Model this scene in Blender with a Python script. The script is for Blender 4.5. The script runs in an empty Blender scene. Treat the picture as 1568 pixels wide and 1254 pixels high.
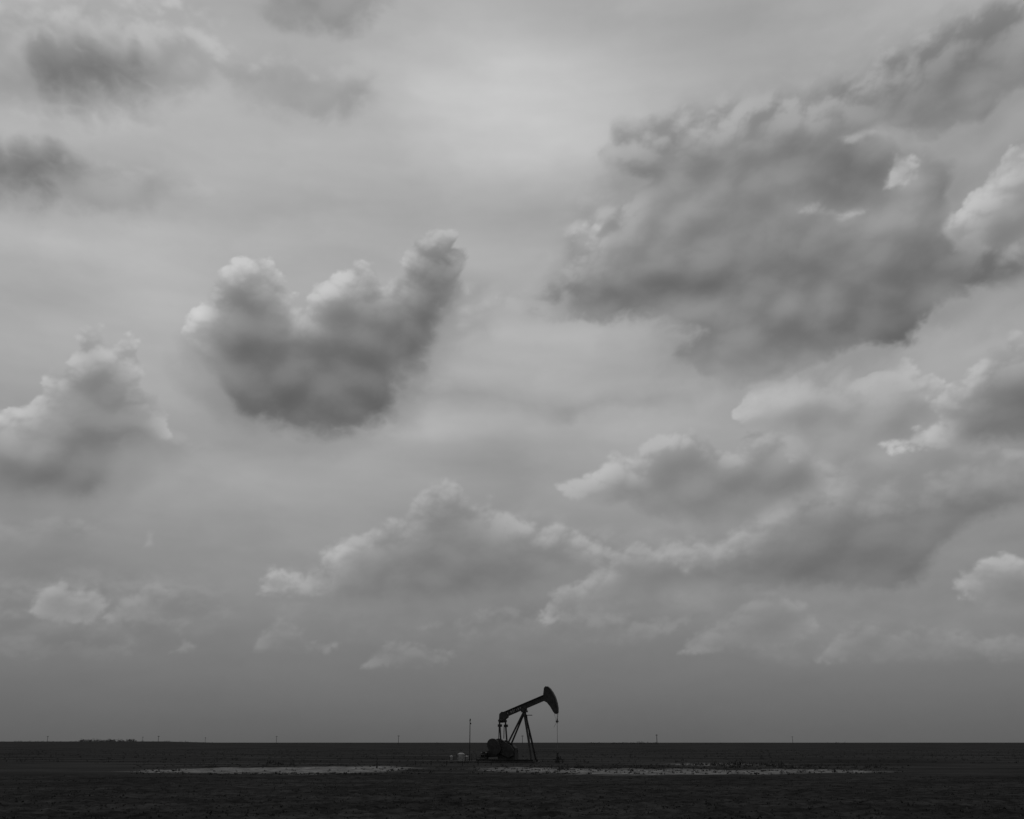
import bpy, bmesh, math, random
import numpy as np
from mathutils import Vector, Matrix
random.seed(4); rng=np.random.default_rng(7)
sc=bpy.context.scene
sc.view_settings.view_transform='Standard'; sc.view_settings.look='None'; sc.view_settings.exposure=0; sc.view_settings.gamma=1
# ---------------------------------------------------------------- camera
F=1524.0; TH=math.atan(510/F); H=2.1
cam=bpy.data.cameras.new('camera'); co=bpy.data.objects.new('camera',cam); sc.collection.objects.link(co)
cam.sensor_width=36; cam.lens=F/1568*36; cam.clip_end=60000; cam.clip_start=0.1
co.location=(0,0,H); co.rotation_euler=(math.pi/2+TH,0,0); sc.camera=co
def ray(px,py):
    x=(px-784)/F; y=(627-py)/F
    return (x, math.cos(TH)-y*math.sin(TH), math.sin(TH)+y*math.cos(TH))
def azel(px,py):
    d=ray(px,py); return np.array([math.atan2(d[0],d[1]), math.atan2(d[2],math.hypot(d[0],d[1]))])
def on_ground(px,py):
    d=ray(px,py); t=-H/d[2]; return (d[0]*t,d[1]*t)
def on_plane(px,py,Y):
    d=ray(px,py); t=Y/d[1]; return (d[0]*t, H+d[2]*t)
# ---------------------------------------------------------------- node helpers
class NT:
    def __init__(s,t): s.t=t; s.n=t.nodes; s.l=t.links
    def put(s,sock,v):
        if isinstance(v,bpy.types.NodeSocket): s.l.new(v,sock)
        elif v is not None: sock.default_value=v
    def m(s,op,a,b=None,c=None,clamp=False):
        n=s.n.new('ShaderNodeMath'); n.operation=op; n.use_clamp=clamp
        for i,v in enumerate((a,b,c)): s.put(n.inputs[i],v)
        return n.outputs[0]
    def v(s,op,a,b=None,c=None,sc=None):
        n=s.n.new('ShaderNodeVectorMath'); n.operation=op
        for i,x in enumerate((a,b,c)): s.put(n.inputs[i],x)
        if sc is not None: s.put(n.inputs['Scale'],sc)
        return n.outputs['Value'] if op in('DOT_PRODUCT','LENGTH') else n.outputs[0]
    def noise(s,vec,scale,detail=5,rough=.5,dist=0,col=False):
        n=s.n.new('ShaderNodeTexNoise'); s.put(n.inputs['Vector'],vec)
        n.inputs['Scale'].default_value=scale;n.inputs['Detail'].default_value=detail;n.inputs['Roughness'].default_value=rough;n.inputs['Distortion'].default_value=dist
        return n.outputs['Color'] if col else n.outputs[0]
    def sm(s,x,a,b,o0=0.,o1=1.):
        n=s.n.new('ShaderNodeMapRange'); n.interpolation_type='SMOOTHSTEP'; s.put(n.inputs[0],x)
        for i,v in zip((1,2,3,4),(a,b,o0,o1)): n.inputs[i].default_value=v
        return n.outputs[0]
    def sep(s,v):
        n=s.n.new('ShaderNodeSeparateXYZ'); s.put(n.inputs[0],v); return n.outputs
    def comb(s,x,y,z):
        n=s.n.new('ShaderNodeCombineXYZ')
        for i,v in enumerate((x,y,z)): s.put(n.inputs[i],v)
        return n.outputs[0]
    def ramp(s,f,stops,interp='LINEAR'):
        n=s.n.new('ShaderNodeValToRGB'); s.put(n.inputs[0],f); r=n.color_ramp; r.interpolation=interp
        while len(r.elements)<len(stops): r.elements.new(1)
        for e,(p,g) in zip(r.elements,stops): e.position=p; e.color=(g,g,g,1)
        return n.outputs[0]
def blobsum(nt,x,y,blobs,start=(0,0,0)):
    p=nt.comb(x,y,1.0)
    q=nt.comb(nt.m('MULTIPLY',x,x),nt.m('MULTIPLY',x,y),nt.m('MULTIPLY',y,y))
    acc=start
    for c,A,w in blobs:
        qa=(A[0,0],2*A[0,1],A[1,1]); b=-2*A@c; k=float(c@A@c)
        r=nt.m('ADD',nt.v('DOT_PRODUCT',q,qa),nt.v('DOT_PRODUCT',p,(float(b[0]),float(b[1]),k)))
        g=nt.m('POWER',math.exp(-1),r)
        acc=nt.v('ADD',nt.v('SCALE',tuple(w),sc=g),acc)
    return acc
# ---------------------------------------------------------------- numpy noise
tab=rng.random((512,512))
gang=rng.random((512,512))*2*np.pi; GX=np.cos(gang).astype(np.float32); GY=np.sin(gang).astype(np.float32)
def vnoise(x,y):
    xi=np.floor(x).astype(int); yi=np.floor(y).astype(int); fx=x-xi; fy=y-yi
    fx=fx*fx*(3-2*fx); fy=fy*fy*(3-2*fy); t=lambda a,b:tab[a%512,b%512]
    return (t(xi,yi)*(1-fx)+t(xi+1,yi)*fx)*(1-fy)+(t(xi,yi+1)*(1-fx)+t(xi+1,yi+1)*fx)*fy
def perlin(x,y):
    xf=np.floor(x); yf=np.floor(y); xi=xf.astype(np.int32)&511; yi=yf.astype(np.int32)&511
    fx=(x-xf).astype(np.float32); fy=(y-yf).astype(np.float32); x1=(xi+1)&511; y1=(yi+1)&511
    u=fx*fx*fx*(fx*(fx*6-15)+10); v=fy*fy*fy*(fy*(fy*6-15)+10)
    a=GX[xi,yi]*fx+GY[xi,yi]*fy; b=GX[x1,yi]*(fx-1)+GY[x1,yi]*fy
    c=GX[xi,y1]*fx+GY[xi,y1]*(fy-1); d=GX[x1,y1]*(fx-1)+GY[x1,y1]*(fy-1)
    return ((a*(1-u)+b*u)*(1-v)+(c*(1-u)+d*u)*v)*1.5
def fbm(x,y,oc,rough=.5,seed=0.,billow=False):
    s=0;a=1;tot=0; ca,sa=math.cos(.6),math.sin(.6)
    x=x+seed*17.3; y=y+seed*9.1
    for k in range(oc):
        n=perlin(x,y)
        s=s+a*((np.abs(n)*2-.55) if billow else n); tot+=a; a*=rough
        x,y=(x*ca-y*sa)*2.03+31.7,(x*sa+y*ca)*2.03+11.3
    return s/tot
def sstep(x,a,b):
    t=np.clip((x-a)/(b-a),0,1); return t*t*(3-2*t)
# ---------------------------------------------------------------- SKY : cloud-deck dome
SUN_EL=math.radians(58); SUN_AZ=math.radians(-22)
S=Vector((math.sin(SUN_AZ)*math.cos(SUN_EL), math.cos(SUN_AZ)*math.cos(SUN_EL), math.sin(SUN_EL)))
PX=1/1524.0
st=.00115
azs=np.arange(-.87,.8701,st); els=np.arange(-.012,.82,st)
AZ,EL=np.meshgrid(azs,els); nE,nA=AZ.shape
U=AZ*np.cos(EL*.8)/PX; Vv=EL/PX
RAMP=[(-2,.37),(0,.375),(1.3,.405),(3.7,.462),(6.5,.515),(10.2,.565),(14,.61),(18,.645),(23,.665),(29,.675),(35,.675),(42,.645),(60,.66),(90,.68)]
base=np.interp(np.degrees(EL),[p for p,_ in RAMP],[v for _,v in RAMP])
hs=np.clip(EL/.30,.32,1.0)
wxa=fbm(U/170,Vv/120,3,.5,1)*24*hs + fbm(U/45,Vv/38,4,.5,2)*8*hs
wya=fbm(U/170,Vv/120,3,.5,3)*17*hs + fbm(U/45,Vv/38,4,.5,4)*6*hs
AW=AZ+wxa*PX/np.cos(EL); EW=EL+wya*PX
def shift(a,dr,dc): return np.roll(a,(-dr,-dc),axis=(0,1))
def blur(a,n):
    for ax in(0,1):
        for _ in range(2):
            c=np.cumsum(np.pad(a,[(n+1,n) if k==ax else (0,0) for k in(0,1)],mode='edge'),axis=ax)
            a=(np.take(c,range(2*n+1,c.shape[ax]),axis=ax)-np.take(c,range(0,c.shape[ax]-2*n-1),axis=ax))/(2*n+1)
    return a
Uw=U+wxa*.6; Vw_=Vv+wya*.6
bil =fbm(Uw/70,Vw_/54,5,.52,5,True)*hs + fbm(Uw/26,Vw_/21,4,.52,15,True)*(1-hs)*.8
fb2 =fbm(Uw/130,Vw_/78,7,.5,6)*hs + fbm(Uw/60,Vw_/30,5,.5,16)*(1-hs)
fine=fbm(Uw/17,Vw_/14,4,.6,8)
Hm=bil*26+fb2*26+fine*2.5
def relief_of(d1): 
    n=int(round(d1*PX/st)); return (Hm-shift(Hm,n,-max(1,int(.4*n))))/d1
REL=np.clip(relief_of(6)*.4+relief_of(14)*.9+relief_of(30)*1.4,-1.2,1.2)
RELs=blur(REL,8)*1.6
REL=.5*REL+.5*blur(REL,3)
Vb=base.copy()
def jac(px,py,e=4.0):
    return np.column_stack([(azel(px+e,py)-azel(px-e,py))/(2*e),(azel(px,py+e)-azel(px,py-e))/(2*e)])
def gauss(px,py,rx,ry,rot,sl=(slice(None),slice(None))):
    a=math.radians(-rot); R=np.array([[math.cos(a),-math.sin(a)],[math.sin(a),math.cos(a)]]); J=jac(px,py)
    A=np.linalg.inv(J@R@np.diag([rx**2,ry**2])@R.T@J.T); c=azel(px,py); dx=AW[sl]-c[0]; dy=EW[sl]-c[1]
    return np.exp(-(A[0,0]*dx*dx+2*A[0,1]*dx*dy+A[1,1]*dy*dy))
BG=[(760,140,260,130,-10,.085),(860,230,170,50,-12,.03),(120,365,230,45,0,.045),(250,70,150,100,0,.03),(90,175,120,35,0,.05),(330,260,140,60,0,.02),
(1180,50,260,90,0,-.02),(820,330,170,60,0,-.03),(900,510,150,25,0,.03),(640,655,150,22,-5,.05),(560,705,130,35,0,.03),(790,560,120,25,0,.02),
(420,690,110,25,0,-.03),(1450,500,90,20,10,.04),(260,480,110,60,0,.035),(60,455,80,35,0,-.03),(800,700,140,40,0,-.02),(250,770,160,40,0,.02),
(1380,650,140,40,0,.02),(60,860,120,40,0,-.02),(950,670,80,18,10,.03),(600,340,160,50,0,-.01),(30,20,60,50,0,.03)]
for px,py,rx,ry,rot,wt in BG: Vb+=wt*gauss(px,py,rx,ry,rot)
Vb+=fbm(U/420+fb2*.25,Vv/120,5,.45,11)*.055*np.clip(EL/.25,.25,1)
Vb+=(fbm(U/150+fb2*.5,Vv/42,4,.45,21)*.018+fb2*.014)*np.clip(EL/.15,.2,1)
V=Vb
def cloud(poly,top,bot,soft_t=5,soft_b=26,depth=60,nb=16,nf=14,op=1.0,off=0,kr=.05,tones=()):
    """one cloud: outline given as sky directions; sun side lit, base shaded, relief from billow noise"""
    global V
    P=np.array([azel(*p) for p in poly]); mg_=110*PX
    r0=max(0,int((P[:,1].min()-mg_-els[0])/st)); r1=min(nE,int((P[:,1].max()+mg_-els[0])/st))
    c0=max(0,int((P[:,0].min()-mg_*1.25-azs[0])/st)); c1=min(nA,int((P[:,0].max()+mg_*1.25-azs[0])/st))
    sl=(slice(r0,r1),slice(c0,c1)); el_c=P[:,1].mean(); cs=math.cos(el_c)
    x=AW[sl]*cs; y=EW[sl]; Q=P*np.array([cs,1]); n=len(Q)
    d2=np.full(x.shape,1e9); ins=np.zeros(x.shape,bool)
    for k in range(n):
        ax,ay=Q[k]; bx,by=Q[(k+1)%n]; ex,ey=bx-ax,by-ay
        t=np.clip(((x-ax)*ex+(y-ay)*ey)/(ex*ex+ey*ey+1e-12),0,1)
        d2=np.minimum(d2,(x-ax-t*ex)**2+(y-ay-t*ey)**2)
        cr=((ay>y)!=(by>y)); xi=(bx-ax)*(y-ay)/(by-ay if by!=ay else 1e-9)+ax
        ins^=cr&(x<xi)
    D=np.sqrt(d2)/PX*np.where(ins,1,-1)+off
    h=hs[sl]**.5; D0=D; D=D+(bil[sl]*nb*1.2+fb2[sl]*nf)+fine[sl]*3.0*h
    step=max(2,int(depth/10)); dens=sstep(D0*.5+D*.5,-4,34)
    Ls=0
    for lean,wt in((-.9,.3),(-.3,.4),(.35,.3)):
        tau=np.zeros_like(D)
        for k in range(1,11):
            dr=k*step*PX/st; rr=int(round(dr)); dd=shift(dens,rr,int(round(lean*dr)))
            if rr<dd.shape[0]: dd[-rr:,:]=0
            tau+=dd*step
        Ls=Ls+wt*np.exp(-tau/depth*2.0)
    lw=sstep(Ls,.30,.85)
    sft=soft_b+(soft_t-soft_b)*sstep(Ls+REL[sl]*.15,.3,.85)
    al=sstep(D,-sft*.4,sft*1.1)*op
    rel=(REL[sl]*(.3+.7*lw)+RELs[sl]*(1-lw)*.9)*kr*(.42+.5*Ls)
    col=bot+(top-bot)*Ls+rel+fb2[sl]*.035*h
    for tx,ty,rx,ry,rot,dv in tones: col=col+dv*gauss(tx,ty,rx,ry,rot,sl)
    V[sl]=V[sl]*(1-al)+col*al
hz_=dict(nb=10,nf=30,depth=120,soft_t=40,soft_b=45,kr=.035)
cloud([(1000,800),(1150,700),(1300,640),(1450,600),(1650,560),(1650,1000),(1400,1010),(1100,1000),(1000,930)],.61,.525,**hz_,op=.7)
cloud([(-80,880),(120,860),(300,870),(380,930),(300,990),(-80,1000)],.545,.495,**hz_,op=.7)
cloud([(400,880),(520,820),(700,760),(900,780),(1020,820),(1050,940),(900,990),(600,980),(420,960)],.58,.505,**hz_,op=.7)
lo=dict(nb=10,nf=8,depth=26,soft_t=8,soft_b=18,kr=.03)
cloud([(380,1000),(392,968),(425,945),(452,958),(470,975),(520,985),(500,1000)],.55,.475,**lo,op=.75)
cloud([(553,1022),(572,992),(605,980),(645,986),(690,995),(690,1015),(630,1022)],.535,.465,**lo,op=.75)
cloud([(262,1000),(285,976),(308,984),(303,999)],.54,.48,**lo,op=.8)
cloud([(-40,1000),(0,975),(120,965),(210,985),(200,1005),(60,1010)],.50,.46,**lo,op=.6)
cloud([(1035,1000),(1055,965),(1100,950),(1125,922),(1190,902),(1235,925),(1250,960),(1215,990),(1120,1000)],.57,.49,**lo,op=.8)
cloud([(1240,1012),(1280,968),(1318,945),(1350,960),(1420,955),(1500,975),(1568,965),(1640,970),(1640,1010),(1490,1012),(1380,1015)],.55,.475,**lo,op=.7)
cloud([(780,955),(830,925),(900,935),(980,950),(1040,965),(1000,985),(860,985)],.54,.485,**lo,op=.6)
cloud([(225,838),(231,812),(245,812),(243,834)],.62,.59,nb=5,nf=3,depth=20,soft_t=7,soft_b=9,kr=.02,op=.6)
mid=dict(nb=14,nf=12,depth=44,soft_t=8,soft_b=28,kr=.038)
cloud([(-40,950),(0,925),(60,930),(150,945),(230,935),(300,950),(280,975),(120,985),(-40,985)],.53,.475,**lo,op=.7)
cloud([(40,938),(55,905),(92,886),(108,902),(145,900),(165,930),(140,952),(60,948)],.62,.50,**lo)
cloud([(150,948),(190,915),(240,893),(268,905),(240,932),(200,960)],.575,.51,**lo,op=.8)
cloud([(1455,905),(1472,875),(1520,848),(1568,852),(1650,850),(1650,940),(1568,936),(1500,928)],.65,.475,**mid)
cloud([(640,960),(760,925),(900,925),(1000,940),(1100,935),(1050,960),(900,975),(700,975)],.52,.485,**mid,op=.6)
cloud([(815,948),(850,900),(890,880),(930,855),(975,822),(1005,845),(1040,825),(1090,845),(1110,890),(1020,912),(960,922),(910,950)],.60,.50,**mid,tones=[(915,900,40,25,30,.03),(1060,890,60,20,0,-.02)])
cloud([(1015,855),(1060,822),(1110,818),(1135,790),(1200,755),(1260,728),(1330,750),(1400,730),(1480,705),(1568,690),(1650,680),(1650,765),(1568,775),(1500,800),(1440,840),(1410,898),(1300,908),(1200,908),(1110,902),(1060,892)],.61,.445,nb=16,nf=18,depth=85,soft_t=14,soft_b=16,kr=.045,tones=[(1330,880,130,25,0,-.02),(1430,790,110,28,22,-.03),(1160,800,70,30,0,.03)])
cloud([(-60,800),(0,785),(100,790),(170,800),(120,840),(0,850),(-60,850)],.57,.52,**mid,op=.7)
cloud([(392,912),(398,882),(420,866),(442,878),(488,868),(500,830),(530,810),(562,808),(590,798),(628,788),(640,750),(680,736),(728,765),(755,757),(768,780),(810,800),(860,800),(920,820),(960,850),(880,885),(820,905),(740,918),(640,928),(540,920),(450,918)],.62,.475,nb=17,nf=16,depth=70,soft_t=10,soft_b=20,kr=.048,tones=[(515,845,28,24,0,.07),(410,880,18,10,0,.05),(748,768,14,9,0,.06),(640,900,150,20,0,-.015)])
cloud([(862,740),(900,715),(940,690),(962,700),(1000,678),(1050,666),(1090,676),(1120,690),(1140,655),(1180,645),(1218,648),(1245,690),(1300,720),(1260,770),(1180,790),(1120,808),(1070,808),(1000,792),(960,772),(870,754)],.64,.50,nb=17,nf=16,depth=60,soft_t=8,soft_b=26,kr=.048,tones=[(925,715,40,16,20,.05)])
cloud([(1280,700),(1400,640),(1568,690),(1650,700),(1650,760),(1500,770),(1350,790),(1260,780)],.61,.54,**mid,op=.6)
cloud([(1143,635),(1148,595),(1180,572),(1212,570),(1240,556),(1275,566),(1300,558),(1330,572),(1380,543),(1405,560),(1432,572),(1450,590),(1450,640),(1400,680),(1330,710),(1260,720),(1215,700),(1200,668),(1165,655)],.69,.56,nb=17,nf=14,depth=85,soft_t=5,soft_b=34,kr=.05,off=4,tones=[(1185,605,55,40,0,.075),(1390,610,60,50,0,-.03)])
cloud([(1345,682),(1430,655),(1425,610),(1470,580),(1495,535),(1530,517),(1568,520),(1650,515),(1650,690),(1568,682),(1460,690)],.69,.42,nb=17,nf=14,depth=72,soft_t=7,soft_b=20,kr=.05)
cloud([(590,590),(700,575),(780,590),(900,605),(1010,590),(1110,585),(1060,628),(930,638),(860,655),(760,628),(650,618)],.605,.555,nb=10,nf=26,depth=50,soft_t=32,soft_b=30,op=.85,kr=.02)
cloud([(-60,640),(60,640),(180,620),(280,650),(350,690),(260,720),(180,770),(60,810),(-60,800)],.60,.53,nb=12,nf=26,depth=70,soft_t=30,soft_b=40,op=.8,kr=.04)
cloud([(-60,625),(0,622),(30,616),(60,600),(72,565),(108,545),(124,515),(150,510),(165,530),(196,530),(210,560),(200,600),(238,603),(262,640),(240,680),(190,690),(170,720),(140,755),(80,772),(0,765),(-60,760)],.68,.465,nb=19,nf=17,depth=85,soft_t=6,soft_b=30,kr=.06,off=5,tones=[(110,725,60,25,0,-.03),(60,680,50,30,0,.04),(75,600,22,40,0,.04),(20,640,40,20,0,.03)])
cloud([(240,560),(310,500),(420,490),(600,470),(690,400),(760,430),(720,520),(680,580),(640,660),(480,705),(370,690),(300,640)],.62,.55,nb=12,nf=26,depth=80,soft_t=30,soft_b=44,op=.8,kr=.035)
cloud([(303,475),(322,435),(352,408),(380,391),(415,398),(434,425),(446,462),(462,480),(478,462),(488,440),(518,428),(535,398),(560,408),(580,430),(608,420),(622,385),(655,368),(695,370),(712,400),(705,445),(690,480),(672,520),(650,555),(618,578),(618,610),(600,642),(545,650),(510,664),(430,664),(370,634),(340,590),(318,550),(300,512)],.70,.39,nb=19,nf=15,depth=108,soft_t=6,soft_b=24,kr=.06,off=4,tones=[(690,395,50,45,0,-.10),(380,415,40,24,0,.035),(318,490,24,36,0,.06),(620,500,50,50,0,-.02),(540,600,90,30,0,-.01)])
cloud([(700,495),(722,455),(790,435),(850,450),(840,475),(765,492),(748,522),(715,518)],.665,.60,nb=10,nf=16,depth=50,soft_t=16,soft_b=28,op=.8,kr=.03)
# upper-left : soft broken band
sc_=dict(nb=22,nf=26,soft_t=30,soft_b=40)
cloud([(-60,-30),(120,-30),(330,20),(360,110),(300,170),(160,200),(-60,180)],.71,.585,depth=120,op=.85,kr=.05,**sc_)
cloud([(40,70),(70,50),(110,52),(160,58),(200,80),(225,110),(250,140),(190,145),(140,148),(100,156),(62,138),(40,105)],.53,.45,depth=50,off=2,kr=.035,**sc_)
cloud([(-60,210),(100,215),(230,240),(320,285),(240,330),(80,335),(-60,325)],.66,.56,depth=60,op=.75,kr=.04,**sc_)
cloud([(-60,222),(0,218),(50,228),(95,226),(130,245),(140,262),(95,285),(100,305),(60,308),(30,294),(-60,296)],.53,.44,depth=40,off=2,kr=.035,**sc_)
cloud([(330,100),(420,85),(470,105),(540,105),(585,145),(520,178),(430,165),(355,140)],.66,.565,depth=45,kr=.04,off=6,**sc_)
cloud([(370,-60),(640,-60),(600,15),(545,60),(480,62),(405,35)],.60,.53,depth=80,kr=.035,**sc_)
# big right-hand mass: soft skirt, far cumulus, then the body
cloud([(780,470),(860,330),(950,180),(1120,110),(1300,70),(1430,0),(1650,-60),(1650,480),(1430,540),(1340,590),(1120,620),(1000,590),(980,520)],.635,.575,nb=16,nf=30,depth=160,soft_t=45,soft_b=45,op=.8,kr=.035)
cloud([(1448,345),(1468,300),(1500,282),(1530,248),(1568,226),(1650,215),(1650,420),(1568,415),(1500,412),(1455,390)],.70,.50,nb=17,nf=14,depth=80,soft_t=6,soft_b=20,kr=.06)
cloud([(1650,-30),(1545,0),(1480,18),(1400,62),(1320,105),(1230,138),(1140,148),(1060,165),(985,178),(935,203),(908,235),(955,258),(990,285),(940,318),(900,333),(875,352),(860,390),(850,430),(790,455),(830,474),(900,490),(1000,487),(1080,515),(1030,545),(1060,575),(1140,582),(1240,556),(1330,522),(1382,532),(1404,490),(1432,452),(1500,442),(1568,437),(1650,442),(1650,365),(1568,378),(1500,386),(1450,356),(1452,300),(1440,255),(1396,230),(1372,232),(1357,225),(1335,207),(1360,196),(1440,194),(1500,172),(1560,132),(1650,85)],
 .60,.51,nb=18,nf=20,depth=120,soft_t=18,soft_b=16,kr=.065,off=6,tones=[(1450,115,150,42,25,-.045),(1290,258,100,36,-5,-.065),(1000,446,165,26,0,-.075),(1190,395,150,36,0,-.055),(1360,490,90,42,15,-.10),
 (1490,412,110,32,0,-.10),(1180,500,130,28,0,-.045),(1080,185,120,28,5,.03),(1030,315,110,40,0,.045),(900,365,34,28,20,.09),(960,215,50,30,0,.04),(1280,325,75,22,-6,.055),
 (1385,275,30,40,25,.06),(1400,330,50,40,0,.02),(1110,562,120,20,0,.04),(1180,335,60,22,0,.02),(940,395,60,26,20,.04)])
# small sun-lit shreds in front of it
cloud([(1345,290),(1352,262),(1370,236),(1392,230),(1402,246),(1392,266),(1372,290)],.70,.62,nb=12,nf=10,depth=40,soft_t=7,soft_b=18,op=.8,kr=.05)
cloud([(1222,325),(1245,308),(1290,306),(1325,312),(1330,328),(1300,338),(1255,336)],.665,.60,nb=14,nf=12,depth=30,soft_t=10,soft_b=18,op=.75,kr=.05)
cloud([(1282,214),(1310,204),(1345,200),(1362,208),(1335,216),(1312,226),(1295,226)],.67,.64,nb=8,nf=6,depth=30,soft_t=8,soft_b=12,op=.7,kr=.03)
cloud([(870,395),(872,362),(892,340),(912,336),(925,350),(905,368),(892,395)],.70,.62,nb=12,nf=8,depth=40,soft_t=6,soft_b=22,op=.7,kr=.05)
V=np.clip(V+fine*.003,.2,.86)
lin=np.where(V<=.04045,V/12.92,((V+.055)/1.055)**2.4)
op_=(1-sstep(np.abs(AZ),.72,.85))*(1-sstep(EL,.735,.80))
RD=20000.0
vx=RD*np.sin(AZ)*np.cos(EL); vy=RD*np.cos(AZ)*np.cos(EL); vz=RD*np.sin(EL)
co_=np.stack([vx,vy,vz],-1).reshape(-1,3).astype(np.float32)
i=np.arange(nE-1)[:,None]*nA; j=np.arange(nA-1)[None,:]
fq=np.stack([i+j,i+nA+j,i+nA+j+1,i+j+1],-1).reshape(-1,4).astype(np.int32)
me=bpy.data.meshes.new('sky'); me.vertices.add(len(co_)); me.vertices.foreach_set('co',co_.ravel())
me.loops.add(fq.size); me.loops.foreach_set('vertex_index',fq.ravel()); me.polygons.add(len(fq))
me.polygons.foreach_set('loop_start',np.arange(0,fq.size,4,dtype=np.int32)); me.update(calc_edges=True)
for nm,arr in(('radiance',lin),('cover',op_)):
    at=me.attributes.new(nm,'FLOAT','POINT'); at.data.foreach_set('value',arr.ravel().astype(np.float32))
ms=bpy.data.materials.new('cloud_deck'); ms.use_nodes=True; N=NT(ms.node_tree); N.n.clear()
def att(nm):
    n=N.n.new('ShaderNodeAttribute'); n.attribute_name=nm; return n.outputs['Fac']
em=N.n.new('ShaderNodeEmission'); r_=att('radiance'); N.l.new(N.comb(r_,r_,r_),em.inputs[0]); em.inputs[1].default_value=1
tr=N.n.new('ShaderNodeBsdfTransparent'); mixs=N.n.new('ShaderNodeMixShader'); N.l.new(att('cover'),mixs.inputs[0]); N.l.new(tr.outputs[0],mixs.inputs[1]); N.l.new(em.outputs[0],mixs.inputs[2])
out=N.n.new('ShaderNodeOutputMaterial'); N.l.new(mixs.outputs[0],out.inputs[0])
ms.cycles.emission_sampling='NONE'
me.materials.append(ms); so_=bpy.data.objects.new('sky',me); sc.collection.objects.link(so_)
# ---------------------------------------------------------------- world: Nishita behind a generic overcast deck (same tones)
w=bpy.data.worlds.new('World'); sc.world=w; w.use_nodes=True
W=NT(w.node_tree); W.n.clear()
tc=W.n.new('ShaderNodeTexCoord'); dirv=W.v('NORMALIZE',tc.outputs['Generated'])
el0=W.m('ARCSINE',W.sep(dirv)[2]); eld=W.m('MULTIPLY',el0,2/math.pi)
bs=W.ramp(eld,[(max(p,0)/90,v) for p,v in RAMP[1:]])
nz=W.m('MULTIPLY',W.m('SUBTRACT',W.noise(W.v('MULTIPLY',dirv,(1,1,2)),4,6,.55),.5),W.sm(el0,.02,.3,.1,.45))
Vw=W.m('ADD',bs,nz); linw=W.m('POWER',Vw,2.25)
sky=W.n.new('ShaderNodeTexSky'); sky.sky_type='NISHITA'; sky.sun_disc=False; sky.sun_elevation=SUN_EL; sky.sun_rotation=SUN_AZ
bw=W.n.new('ShaderNodeRGBToBW'); W.l.new(sky.outputs[0],bw.inputs[0])
val=W.m('MULTIPLY_ADD',W.m('MINIMUM',bw.outputs[0],6.0),.03,W.m('MULTIPLY',linw,9.6))
bg=W.n.new('ShaderNodeBackground'); bg.inputs[1].default_value=.1; W.l.new(W.comb(val,val,val),bg.inputs[0])
wo=W.n.new('ShaderNodeOutputWorld'); W.l.new(bg.outputs[0],wo.inputs[0])
w.cycles.sampling_method='MANUAL'; w.cycles.sample_map_resolution=256
sl=bpy.data.lights.new('sun','SUN'); sl.energy=.6; sl.angle=math.radians(12); sl.color=(1,.985,.97)
so=bpy.data.objects.new('sun',sl); sc.collection.objects.link(so); so.rotation_euler=(-S).to_track_quat('-Z','Y').to_euler(); so.location=(0,0,60)
# ---------------------------------------------------------------- materials
def mat(name,c0,c1,scale=3,rough=.8,spec=.2,bump=0,detail=6,metal=0):
    m=bpy.data.materials.new(name); m.use_nodes=True; N=NT(m.node_tree); b=N.n['Principled BSDF']
    tcn=N.n.new('ShaderNodeTexCoord'); f=N.noise(tcn.outputs['Object'],scale,detail,.6)
    f=N.sm(f,.3,.7)
    N.l.new(N.ramp(f,[(0,c0),(1,c1)]),b.inputs['Base Color'])
    b.inputs['Roughness'].default_value=rough; b.inputs['Specular IOR Level'].default_value=spec; b.inputs['Metallic'].default_value=metal
    if bump:
        bn=N.n.new('ShaderNodeBump'); bn.inputs['Distance'].default_value=bump; N.l.new(f,bn.inputs['Height']); N.l.new(bn.outputs[0],b.inputs['Normal'])
    return m
M_steel=mat('dark_painted_steel',.014,.032,2.2,.6,.2,.004)
M_beam=mat('weathered_beam_paint',.018,.042,3,.6,.2)
M_plate=mat('faded_white_paint',.06,.32,9,.7,.2)
M_rod=mat('worn_steel_rod',.05,.12,6,.5,.3)
M_tank=mat('pale_fibreglass',.14,.26,2.5,.6,.2)
M_wood=mat('weathered_timber',.04,.09,3,.9,.1)
M_leaf=mat('dark_foliage',.02,.045,.8,.9,.05)
M_weed=mat('dry_weed',.02,.06,.25,.95,.05)
# ---------------------------------------------------------------- ground
def gblob(px,py,rx,ry,wt):
    c=np.array(on_ground(px,py)); a=np.array(on_ground(px+rx,py)); 
    y0=on_ground(px,py-ry)[1]; y1=on_ground(px,py+ry)[1]
    sx=abs(a[0]-c[0])/.83; sy=abs(y0-y1)/2/.83
    return (np.array([c[0],(y0+y1)/2]),np.diag([1/sx**2,1/sy**2]),(wt,0,0))
PB=[(330,1179,70,3.2,1.15),(430,1179,95,4.2,1.35),(520,1179,70,4.2,1.25),(575,1177,40,3,.8),(235,1180,70,1.6,.65),
 (780,1177,60,3.5,.75),(850,1179,70,3,.75),(930,1183,80,3,.95),(1000,1180,80,4,.8),(1080,1171,80,2.5,.85),(1090,1183,90,2.5,.95),(1180,1181,80,3.5,.8),(1260,1181,70,2.2,.85),(1330,1181,60,1.8,.65),
 (1170,1170,80,1.8,.5),(660,1174,60,3,.3),(1420,1152,120,1.3,.45),(1300,1158,160,1.3,.4),(1500,1162,100,1.2,.35)]
gbl=[gblob(*p) for p in PB]
mg=bpy.data.materials.new('ploughed_soil_and_caliche'); mg.use_nodes=True; N=NT(mg.node_tree); b=N.n['Principled BSDF']
geo=N.n.new('ShaderNodeNewGeometry'); P=geo.outputs['Position']
px_,py_,pz_=N.sep(P)
wn=N.v('SUBTRACT',N.noise(P,.25,4,.6,col=True),(.5,.5,.5))
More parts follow.
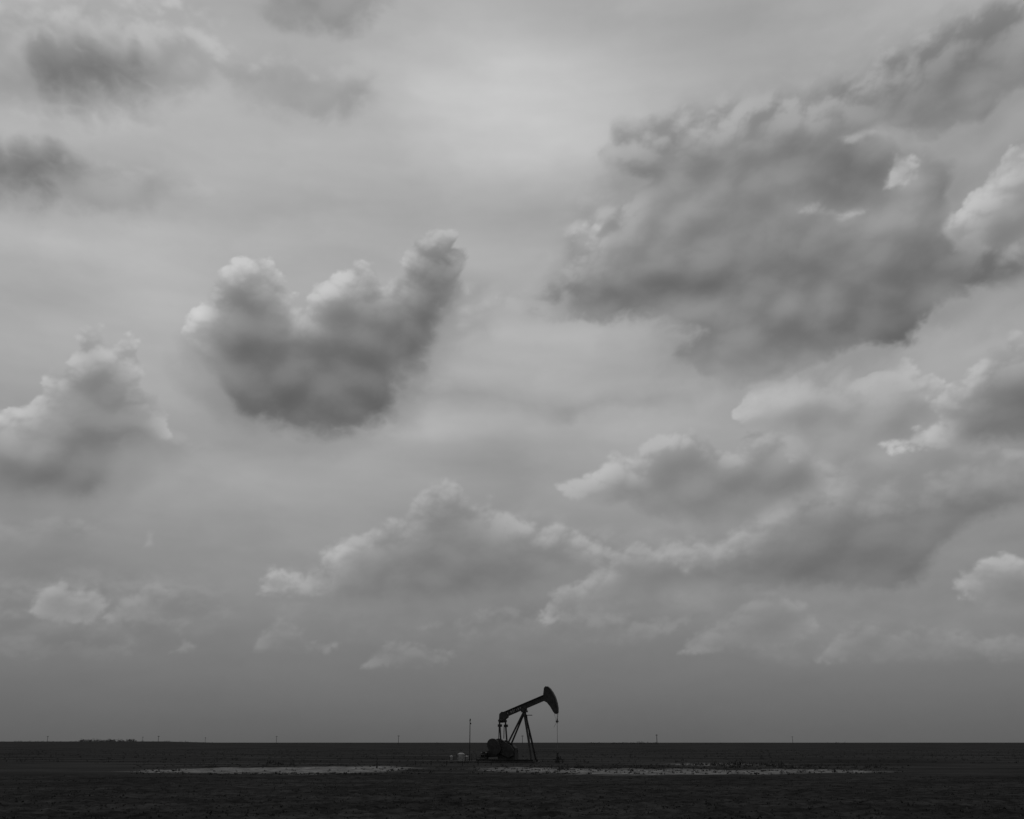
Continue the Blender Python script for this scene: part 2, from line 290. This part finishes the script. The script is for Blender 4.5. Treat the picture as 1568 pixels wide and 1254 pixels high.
wx=N.m('MULTIPLY_ADD',N.sep(wn)[0],6,px_); wy=N.m('MULTIPLY_ADD',N.sep(wn)[1],12,py_)
pb=N.sep(blobsum(N,wx,wy,gbl))[0]
fine_=N.noise(P,1.3,6,.65); big=N.noise(P,.06,4,.5)
pm=N.m('ADD',pb,N.m('MULTIPLY',N.m('SUBTRACT',N.noise(N.v('MULTIPLY',P,(.35,1,1)),.5,6,.7),.5),2.2))
mask=N.sm(pm,.45,1.05)
soil0=N.ramp(N.sm(fine_,.3,.7),[(0,.013),(1,.040)])
patch=N.sm(N.noise(N.v('MULTIPLY',P,(.5,1,1)),.22,5,.6),.3,.7,.7,1.25)
soil=N.m('MULTIPLY',soil0,patch)
far=N.ramp(N.sm(N.noise(N.v('MULTIPLY',P,(.3,1,1)),.12,6,.6),.35,.65),[(0,.020),(1,.042)])
ff=N.sm(N.m('MULTIPLY_ADD',N.m('SUBTRACT',big,.5),18,py_),66,80)
mx=N.n.new('ShaderNodeMix'); mx.data_type='FLOAT'; N.l.new(ff,mx.inputs[0]); N.l.new(soil,mx.inputs[2]); N.l.new(far,mx.inputs[3])
pale=N.ramp(N.sm(N.noise(P,.7,7,.7),.35,.65),[(0,.06),(1,.20)])
mx2=N.n.new('ShaderNodeMix'); mx2.data_type='FLOAT'; N.l.new(mask,mx2.inputs[0]); N.l.new(mx.outputs[0],mx2.inputs[2]); N.l.new(pale,mx2.inputs[3])
N.l.new(mx2.outputs[0],b.inputs['Base Color']); b.inputs['Roughness'].default_value=1; b.inputs['Specular IOR Level'].default_value=0
bn=N.n.new('ShaderNodeBump'); bn.inputs['Distance'].default_value=.1; bn.inputs['Strength'].default_value=1
N.l.new(N.noise(P,5,5,.7),bn.inputs['Height']); N.l.new(bn.outputs[0],b.inputs['Normal'])
def height(x,y):
    x=np.asarray(x,float); y=np.asarray(y,float); r=np.hypot(x,y); az=np.arctan2(x,y)
    near=np.clip((62-r)/25,0,1)
    h=(vnoise(x*5,y*5)-.5)*.11*near+(vnoise(x*1.7+9,y*1.7)-.5)*.12*near
    h+=(vnoise(x*.5,y*.5)-.5)*.06*np.clip((200-r)/100,0,1)
    fm=np.clip((r-250)/900,0,1)
    h+=fm*(vnoise(x*.0022+40,y*.0022+7)*1.8)
    hl=np.clip((-az-.26)/.06,0,1)*np.clip((r-900)/600,0,1)*np.clip((2600-r)/600,0,1)*np.clip((.9+az)/.2,0,1)
    h+=hl*2.6
    return h
radii=[0.0,2.0]
r=4.0
while r<15000:
    radii.append(r); r+=max(.16,r*.0075) if r<130 else r*.03
radii.append(24000)
dense=np.linspace(-.62,.62,620); rest=np.linspace(.62,2*math.pi-.62,90)[1:-1]; ang=np.concatenate([dense,rest])
na=len(ang); R_,A_=np.meshgrid(radii[1:],ang,indexing='ij')
X=R_*np.sin(A_); Y=R_*np.cos(A_); Z=height(X,Y)
verts=np.column_stack([X.ravel(),Y.ravel(),Z.ravel()])
nr=len(radii)-1
i=np.arange(nr-1)[:,None]*na; j=np.arange(na)[None,:]; j2=(j+1)%na
faces=np.stack([i+j,i+na+j,i+na+j2,i+j2],-1).reshape(-1,4)[:,::-1]
me=bpy.data.meshes.new('ground'); me.from_pydata(verts.tolist(),[],faces.tolist()+[list(range(na))[::-1]]); me.update()
me.polygons.foreach_set('use_smooth',[True]*len(me.polygons))
me.materials.append(mg); ground=bpy.data.objects.new('ground',me); sc.collection.objects.link(ground)
bpy.context.view_layer.update()
if me.polygons[0].normal.z<0: me.flip_normals()
# ---------------------------------------------------------------- mesh tools
def newobj(name,bm,m,parent=None,smooth=False):
    bmesh.ops.recalc_face_normals(bm,faces=bm.faces)
    me=bpy.data.meshes.new(name); bm.to_mesh(me); bm.free(); me.materials.append(m)
    if smooth: me.polygons.foreach_set('use_smooth',[True]*len(me.polygons))
    o=bpy.data.objects.new(name,me); sc.collection.objects.link(o)
    if parent: o.parent=parent
    return o
def basis(a,b,up=Vector((0,1,0))):
    t=(b-a).normalized()
    if abs(t.dot(up))>.98: up=Vector((1,0,0))
    s=t.cross(up).normalized(); u=s.cross(t).normalized(); return t,s,u
def bar(bm,a,b,w,dpt):
    a=Vector(a);b=Vector(b);t,s,u=basis(a,b)
    vs=[]
    for p in(a,b):
        for sx,sy in((-1,-1),(1,-1),(1,1),(-1,1)): vs.append(bm.verts.new(p+s*sx*w/2+u*sy*dpt/2))
    for f in((0,1,2,3),(7,6,5,4),(0,4,5,1),(1,5,6,2),(2,6,7,3),(3,7,4,0)): bm.faces.new([vs[k] for k in f])
def cyl(bm,a,b,r,r2=None,n=14):
    a=Vector(a);b=Vector(b);t,s,u=basis(a,b,Vector((0,1,0)) if abs((b-a).normalized().y)<.9 else Vector((0,0,1)))
    r2=r if r2 is None else r2; c=[]
    for p,rr in((a,r),(b,r2)): c.append([bm.verts.new(p+(s*math.cos(2*math.pi*k/n)+u*math.sin(2*math.pi*k/n))*rr) for k in range(n)])
    for k in range(n): bm.faces.new((c[0][k],c[0][(k+1)%n],c[1][(k+1)%n],c[1][k]))
    bm.faces.new(c[0][::-1]); bm.faces.new(c[1])
def ext(bm,pts,y0,y1):
    A=[bm.verts.new((p[0],y0,p[1])) for p in pts]; B=[bm.verts.new((p[0],y1,p[1])) for p in pts]; n=len(pts)
    for k in range(n): bm.faces.new((A[k],A[(k+1)%n],B[(k+1)%n],B[k]))
    bm.faces.new(A[::-1]); bm.faces.new(B)
def box(bm,x0,x1,y0,y1,z0,z1): ext(bm,[(x0,z0),(x1,z0),(x1,z1),(x0,z1)],y0,y1)
def empty(name,loc=(0,0,0),rz=0):
    e=bpy.data.objects.new(name,None); sc.collection.objects.link(e); e.location=loc; e.rotation_euler=(0,0,rz); e.empty_display_size=1; return e
# ---------------------------------------------------------------- PUMPJACK
YAW=math.radians(-20); Y0=on_ground(784,1168)[1]
XC,_=on_plane(800,1168,Y0); 
def L(px,py):
    X_,Z_=on_plane(px,py,Y0); return ((X_-XC)/math.cos(YAW),Z_)
pj=empty('pumpjack',(XC,Y0,0),YAW)
def V3(px,py,y): a=L(px,py); return Vector((a[0],y,a[1]))
bm=bmesh.new()
a=L(771,1094.5); c=L(836,1067.5)
bar(bm,(a[0],0,a[1]),(c[0],0,c[1]),.50,.10)
t=Vector((c[0]-a[0],0,c[1]-a[1])).normalized(); nrm=Vector((-t.z,0,t.x))
for sgn in(-1,1):
    o=nrm*sgn*.27
    bar(bm,Vector((a[0],0,a[1]))+o,Vector((c[0],0,c[1]))+o,.05,.42)
for k in range(1,7):
    q=Vector((a[0],0,a[1])).lerp(Vector((c[0],0,c[1])),k/7); bar(bm,q-nrm*.24,q+nrm*.24,.04,.34)
newobj('walking_beam',bm,M_beam,pj)
bm=bmesh.new()
for k,(l0,wd,hh) in enumerate([(.10,.10,.26),(.14,.06,.3),(.18,.14,.24),(.225,.08,.3),(.26,.14,.22),(.31,.05,.3),(.35,.12,.26),(.40,.10,.2)]):
    q=Vector((a[0],-.056,a[1])).lerp(Vector((c[0],-.056,c[1])),l0)
    bar(bm,q-t*wd/2,q+t*wd/2,hh,.008)
newobj('worn_beam_lettering',bm,M_plate,pj)
bm=bmesh.new()
hh=[(833.5,1054),(835.5,1051.5),(838,1052),(842,1055.5),(846,1061.5),(849.5,1068.5),(852,1077),(853.3,1085),(853.2,1092),(850.5,1094),(847.5,1091),(843,1083),(838,1076.5),(833.5,1074),(832,1066)]
hp=[L(*p) for p in hh]
ext(bm,hp,-.24,-.20); ext(bm,hp,.20,.24)
arc=hp[2:9]
for k in range(len(arc)-1):
    bar(bm,(arc[k][0],0,arc[k][1]),(arc[k+1][0],0,arc[k+1][1]),.06,.50)
cx=sum(p[0] for p in hp)/len(hp); cz=sum(p[1] for p in hp)/len(hp)
inn=[(cx+(p[0]-cx)*.9,cz+(p[1]-cz)*.9) for p in hp]; ext(bm,inn,-.195,.195)
newobj('horsehead',bm,M_steel,pj)
bm=bmesh.new()
for s in(-.14,.14): cyl(bm,V3(853.3,1090,s),V3(852.3,1105,s*.9),.022,n=6)
newobj('bridle_cables',bm,M_steel,pj)
bm=bmesh.new(); q=V3(852.3,1105,0); box(bm,q.x-.10,q.x+.10,-.2,.2,q.z-.09,q.z+.09); cyl(bm,(q.x,0,q.z-.2),(q.x,0,q.z+.28),.05,n=8)
newobj('carrier_bar',bm,M_steel,pj)
bm=bmesh.new(); cyl(bm,(q.x,0,q.z),(q.x,0,.9),.022,n=8); newobj('polished_rod',bm,M_rod,pj)
bm=bmesh.new()
cyl(bm,V3(846,1086,.1),V3(851,1106,.1),.012,n=5); cyl(bm,V3(851,1106,.1),V3(847,1114,.1),.012,n=5)
newobj('hanging_line',bm,M_steel,pj)
bm=bmesh.new()
for z0,z1,rr in((0,.22,.22),(.22,.28,.3),(.28,.55,.13),(.55,.62,.22),(.62,.95,.09),(.95,1.08,.13)): cyl(bm,(q.x,0,z0),(q.x,0,z1),rr)
cyl(bm,(q.x-.5,0,.42),(q.x+.55,0,.42),.06); cyl(bm,(q.x+.32,0,.42),(q.x+.32,0,.72),.03); cyl(bm,(q.x+.32,0,.72),(q.x+.32,0,.75),.14); cyl(bm,(q.x+.55,0,.42),(q.x+.55,0,0),.06)
newobj('wellhead',bm,M_steel,pj)
bm=bmesh.new()
top=L(803,1090)
foot=L(817.5,1167.5)
for s in(-1,1):
    bar(bm,(top[0],.16*s,top[1]),(foot[0],.75*s,.28),.19,.14)
    bar(bm,(top[0]-.05,.16*s,top[1]-.05),(L(777,1146)[0],.65*s,L(777,1146)[1]),.16,.14)
for k in(.3,.55,.8):
    p=Vector((top[0],0,top[1])).lerp(Vector((foot[0],0,.28)),k); yy=.16+(.59)*k
    bar(bm,(p.x,-yy,p.z),(p.x,yy,p.z),.08,.08)
for s in(-.2,.2): bar(bm,(top[0]+.22,s,top[1]-.3),(foot[0]-.32,s,.3),.05,.05)
for k in range(20):
    p=Vector((top[0]+.22,0,top[1]-.3)).lerp(Vector((foot[0]-.32,0,.3)),(k+.5)/20); bar(bm,(p.x,-.2,p.z),(p.x,.2,p.z),.03,.03)
p=L(811,1095); box(bm,top[0],p[0]+.25,-.2,.2,p[1]-.05,p[1]+.02)
newobj('samson_post',bm,M_steel,pj)
bm=bmesh.new(); box(bm,top[0]-.30,top[0]+.30,-.3,.3,top[1]-.05,top[1]+.16); cyl(bm,(top[0],-.36,top[1]+.2),(top[0],.36,top[1]+.2),.17); box(bm,top[0]-.25,top[0]+.25,-.22,.22,top[1]+.2,top[1]+.42)
newobj('saddle_bearing',bm,M_steel,pj)
bm=bmesh.new()
ext(bm,[L(765.5,1093),L(769,1089.5),L(777,1090),L(778,1098),L(774,1101),L(772.5,1106),L(767,1106.5),L(765,1102)],-.26,.26)
e=L(769.5,1103.5); cyl(bm,(e[0],-1.05,e[1]),(e[0],1.05,e[1]),.15)
newobj('equalizer',bm,M_steel,pj)
bm=bmesh.new(); e2=L(771.5,1135)
for s in(-1,1): bar(bm,(e[0]-.02,.95*s,e[1]),(e2[0]+ (.0),.95*s,e2[1]),.15,.12)
for s in(-1,1): box(bm,e[0]-.17,e[0]+.25,.95*s-.13,.95*s+.13,L(770,1113)[1],L(770,1109)[1])
for s in(-1,1): bar(bm,(L(768,1112)[0],.80*s,L(768,1112)[1]),(L(767.5,1131)[0],.80*s,L(767.5,1131)[1]),.07,.07)
newobj('pitman_arms',bm,M_steel,pj)
bm=bmesh.new()
cs=L(775,1149)
for s in(-1,1):
    y0,y1=sorted((.62*s,.80*s))
    ext(bm,[L(787,1143),L(790,1148),L(789,1157),L(782,1160),L(765,1152),L(758,1146),L(762,1136),L(772,1133)],y0,y1)
    c0=L(761.5,1143); 
    pts=[]
    for k in range(20):
        an=2*math.pi*k/20; rr=.80+.12*math.cos(2*(an-2.3))
        pts.append((c0[0]+rr*1.0*math.cos(an),c0[1]+rr*math.sin(an)))
    ext(bm,pts,min(.82*s,1.12*s),max(.82*s,1.12*s))
newobj('cranks_and_counterweights',bm,M_steel,pj)
bm=bmesh.new()
x0=L(766,1150)[0];x1=L(790,1150)[0]; zt=L(775,1141)[1]; 
ext(bm,[(x0,.9),(x1,.9),(x1+.05,zt-.3),(x1-.25,zt),(x0+.2,zt),(x0-.05,zt-.3)],-.42,.42); cyl(bm,(cs[0],-.85,cs[1]),(cs[0],.85,cs[1]),.16)
box(bm,x0-.1,x1+.1,-.55,.55,.32,.9)
newobj('gearbox',bm,M_steel,pj)
bm=bmesh.new(); xl=L(733,1168)[0]; xr=L(820,1168)[0]
for s in(-.8,.8):
    box(bm,xl,xr,s-.12,s+.12,.10,.16); box(bm,xl,xr,s-.03,s+.03,.16,.30); box(bm,xl,xr,s-.12,s+.12,.30,.36)
for k in range(7):
    xx=xl+.2+(xr-xl-.4)*k/6; box(bm,xx-.08,xx+.08,-.76,.76,.12,.28)
box(bm,xl-.2,xr+.3,-1.1,1.1,-.2,.10)
newobj('skid_base',bm,M_steel,pj)
bm=bmesh.new(); mxp=L(742,1156)
cyl(bm,(mxp[0]-.35,-.2,.85),(mxp[0]+.35,-.2,.85),.26); box(bm,mxp[0]-.4,mxp[0]+.4,-.45,.1,.36,.62); cyl(bm,(mxp[0],.05,.85),(mxp[0],.3,.85),.2); box(bm,mxp[0]-.15,mxp[0]+.15,-.5,-.3,.9,1.15)
newobj('electric_motor',bm,M_steel,pj)
bm=bmesh.new(); c1=Vector((mxp[0],0,.85)); c2=Vector((L(772,1150)[0],0,1.25)); pts=[]
for k in range(9): an=math.pi/2+math.pi*k/8; pts.append((c1.x+.32*math.cos(an),c1.z+.32*math.sin(an)))
for k in range(9): an=-math.pi/2+math.pi*k/8; pts.append((c2.x+.62*math.cos(an),c2.z+.62*math.sin(an)))
ext(bm,pts,.43,.58); newobj('belt_guard',bm,M_steel,pj)
bm=bmesh.new()
for xx in(L(728,1168)[0],L(735,1168)[0],L(748,1168)[0]): cyl(bm,(xx,-1.3,0),(xx,-1.3,.85),.03,n=6)
cyl(bm,(L(728,1168)[0],-1.3,.82),(L(748,1168)[0],-1.3,.82),.025,n=6); cyl(bm,(L(728,1168)[0],-1.3,.45),(L(748,1168)[0],-1.3,.45),.025,n=6)
newobj('guard_rail',bm,M_steel,pj)
# ---------------------------------------------------------------- small tanks
def tank(px,wpx,hpx,py):
    gx,gy=on_ground(px,py); k=gy/(F/math.cos(TH)); e=empty('chemical_tank',(gx,gy,0),.2)
    w_=wpx*k/2; h_=hpx*k*.95
    bm=bmesh.new(); cyl(bm,(0,0,.12),(0,0,h_*.9),w_,n=24); cyl(bm,(0,0,h_*.9),(0,0,h_),w_,w_*.45,n=24); cyl(bm,(0,0,h_),(0,0,h_+.06),w_*.3,n=16)
    newobj('tank_shell',bm,M_tank,e)
    bm=bmesh.new(); box(bm,-w_*1.05,w_*1.05,-w_*1.05,w_*1.05,0,.12)
    for s in(-1,1): bar(bm,(w_*s*1.02,-w_*1.02,0),(w_*s*1.02,-w_*1.02,h_*.8),.05,.05)
    cyl(bm,(w_*.2,-w_*.99,h_*.35),(w_*.2,-w_*1.2,h_*.35),.05,n=8)
    newobj('tank_stand',bm,M_steel,e)
    return e
tank(706,11,14.5,1167.5); tank(714.5,6,10,1167.3); tank(691,5,11,1168)
def mast(px,py0,py1,name,r=.05,dist=None,cross=False,lean=0):
    if dist is None: gx,gy=on_ground(px,py0)
    else:
        gy=dist; gx=on_plane(px,py0,gy)[0]
    zt=on_plane(px,py1,gy)[1]; z0=float(height(gx,gy)); e=empty(name,(gx,gy,z0-.1)); hgt=zt-z0+.1
    bm=bmesh.new(); cyl(bm,(0,0,0),(lean,0,hgt),r,r*.7,n=8); newobj('shaft',bm,M_wood if dist else M_steel,e)
    bm=bmesh.new()
    if cross:
        wd=1.1; box(bm,lean-wd,lean+wd,-.09,.09,hgt-.75,hgt-.5)
        for s in(-.9,-.45,.45,.9): cyl(bm,(lean+s,0,hgt-.5),(lean+s,0,hgt-.2),.07,n=6)
        newobj('crossarm',bm,M_wood,e)
    elif dist is None and hgt>2:
        cyl(bm,(lean,0,hgt),(lean+.02,0,hgt+.25),.08,.06,n=8); box(bm,lean-.02,lean+.14,-.02,.02,hgt-.35,hgt-.2)
        newobj('mast_head',bm,M_steel,e)
    else: bm.free()
    return e
mast(719,1167,1104,'flare_mast',.055)
mast(577,1176,1167,'marker_post',.08)
for px,top_,dd in((72,1127,1100),(218,1128,1300),(242,1126.5,1000),(314,1129,1400),(423,1127,1150),(610,1126,1000),(800,1126,900),(1006,1124.5,900),(1214,1127.5,1200)):
    mast(px,1137,top_,'utility_pole',.24 if px!=1006 else .34,dd,cross=True)
bm=bmesh.new(); pts=[on_ground(p,1172) for p in(636,660,684,708,732,752)]
for k,(x_,y_) in enumerate(pts):
    cyl(bm,(x_,y_,-.1),(x_,y_,.42),.05,n=6)
    if k: cyl(bm,(pts[k-1][0],pts[k-1][1],.36),(x_,y_,.36),.045,n=6)
newobj('pipe_fence',bm,M_steel)
# ---------------------------------------------------------------- vegetation meshes
def quads_to_obj(name,V_,m,per):
    n=len(V_)//per; me=bpy.data.meshes.new(name)
    me.from_pydata(V_.tolist(),[],[list(range(k*per,k*per+per)) for k in range(n)]); me.update(); me.materials.append(m)
    o=bpy.data.objects.new(name,me); sc.collection.objects.link(o); return o
def tufts(name,cents,hts,m,blades=9):
    out=[]
    zz=height([p[0] for p in cents],[p[1] for p in cents])
    for (x_,y_),h,z in zip(cents,hts,zz):
        z=float(z)-.02
        for k in range(blades):
            a_=random.random()*6.283; ln=h*random.uniform(.5,1.1); lean=random.uniform(.1,.8)*ln; w_=random.uniform(.02,.05)*max(1,h*2.5)
            bx=x_+random.gauss(0,h*.4); by=y_+random.gauss(0,h*.4); p=a_+1.57
            out+= [(bx-math.cos(p)*w_,by-math.sin(p)*w_,z),(bx+math.cos(p)*w_,by+math.sin(p)*w_,z),(bx+math.cos(a_)*lean,by+math.sin(a_)*lean,z+ln)]
    return quads_to_obj(name,np.array(out),m,3)
c=[];h=[]
for _ in range(1200):
    px=random.choice([random.uniform(200,640),random.uniform(620,1400),random.uniform(760,1360)]); py=random.uniform(1170,1186); 
    if 290<px<580 and random.random()<.8: py=random.choice([random.uniform(1169,1174),random.uniform(1184,1187)])
    c.append(on_ground(px,py)); h.append(random.uniform(.06,.18))
for cxp,cyp,sx,n_ in((1080,1171,22,45),(1125,1174,14,25),(1160,1170,25,40),(1185,1173,10,18),(860,1178,8,14),(430,1170,14,16),(1000,1176,25,20),(1240,1175,25,20),(1330,1176,20,16),(900,1176,20,20)):
    for _ in range(n_): c.append(on_ground(random.gauss(cxp,sx),random.gauss(cyp,1))); h.append(random.uniform(.15,.42))
tufts('weeds',c,h,M_weed)
c=[];h=[]
for _ in range(14000):
    yy=18*(70/18)**random.random(); c.append((random.uniform(-.62,.62)*yy,yy)); h.append(random.uniform(.03,.09))
tufts('field_stubble',c,h,M_weed,4)
c=[];h=[]
for _ in range(3500):
    yy=random.uniform(112,330); c.append((random.uniform(-.6,.6)*yy,yy)); h.append(random.uniform(.1,.35))
tufts('prairie_grass',c,h,M_weed,6)
def clump(cx,cy,rx,rz,n,s):
    o=[]
    z0=float(height(cx,cy))
    for _ in range(n):
        a_=random.random()*6.283; rr=random.random()**.5; u=random.random()
        px=cx+rx*rr*math.cos(a_); py=cy+rx*rr*math.sin(a_); pz=z0+rz*u*(1-rr*rr*.7)
        v1=Vector((random.gauss(0,1),random.gauss(0,1),random.gauss(0,1))).normalized()*s*random.uniform(.5,1.3)
        v2=v1.orthogonal().normalized()*s*random.uniform(.5,1.2); p=Vector((px,py,pz))
        o+=[tuple(p-v1-v2*.5),tuple(p+v1-v2*.3),tuple(p+v1*.6+v2),tuple(p-v1*.7+v2*.8)]
    return o
o=[]
def hb(px0,px1,dist,hm,step,n=22):
    global o
    px=px0
    while px<px1:
        x_=on_plane(px,1137,dist)[0]; hh_=hm*random.uniform(.45,1.1)
        o+=clump(x_,dist+random.uniform(-20,20),hh_*random.uniform(.9,1.8),hh_,n,hh_*.16); px+=step*random.uniform(.6,1.6)
hb(120,208,1500,4.2,2.2,26); hb(0,120,1500,1.7,6); hb(208,330,1400,1.6,8)
hb(905,925,1200,2.6,5); hb(935,1005,1200,3.2,3.5); hb(1245,1300,1300,2.6,7); hb(1040,1200,1300,1.6,14); hb(640,690,1200,2.2,7); hb(330,640,1300,1.3,16); hb(1300,1568,1300,1.4,16)
quads_to_obj('distant_trees',np.array(o),M_leaf,4)
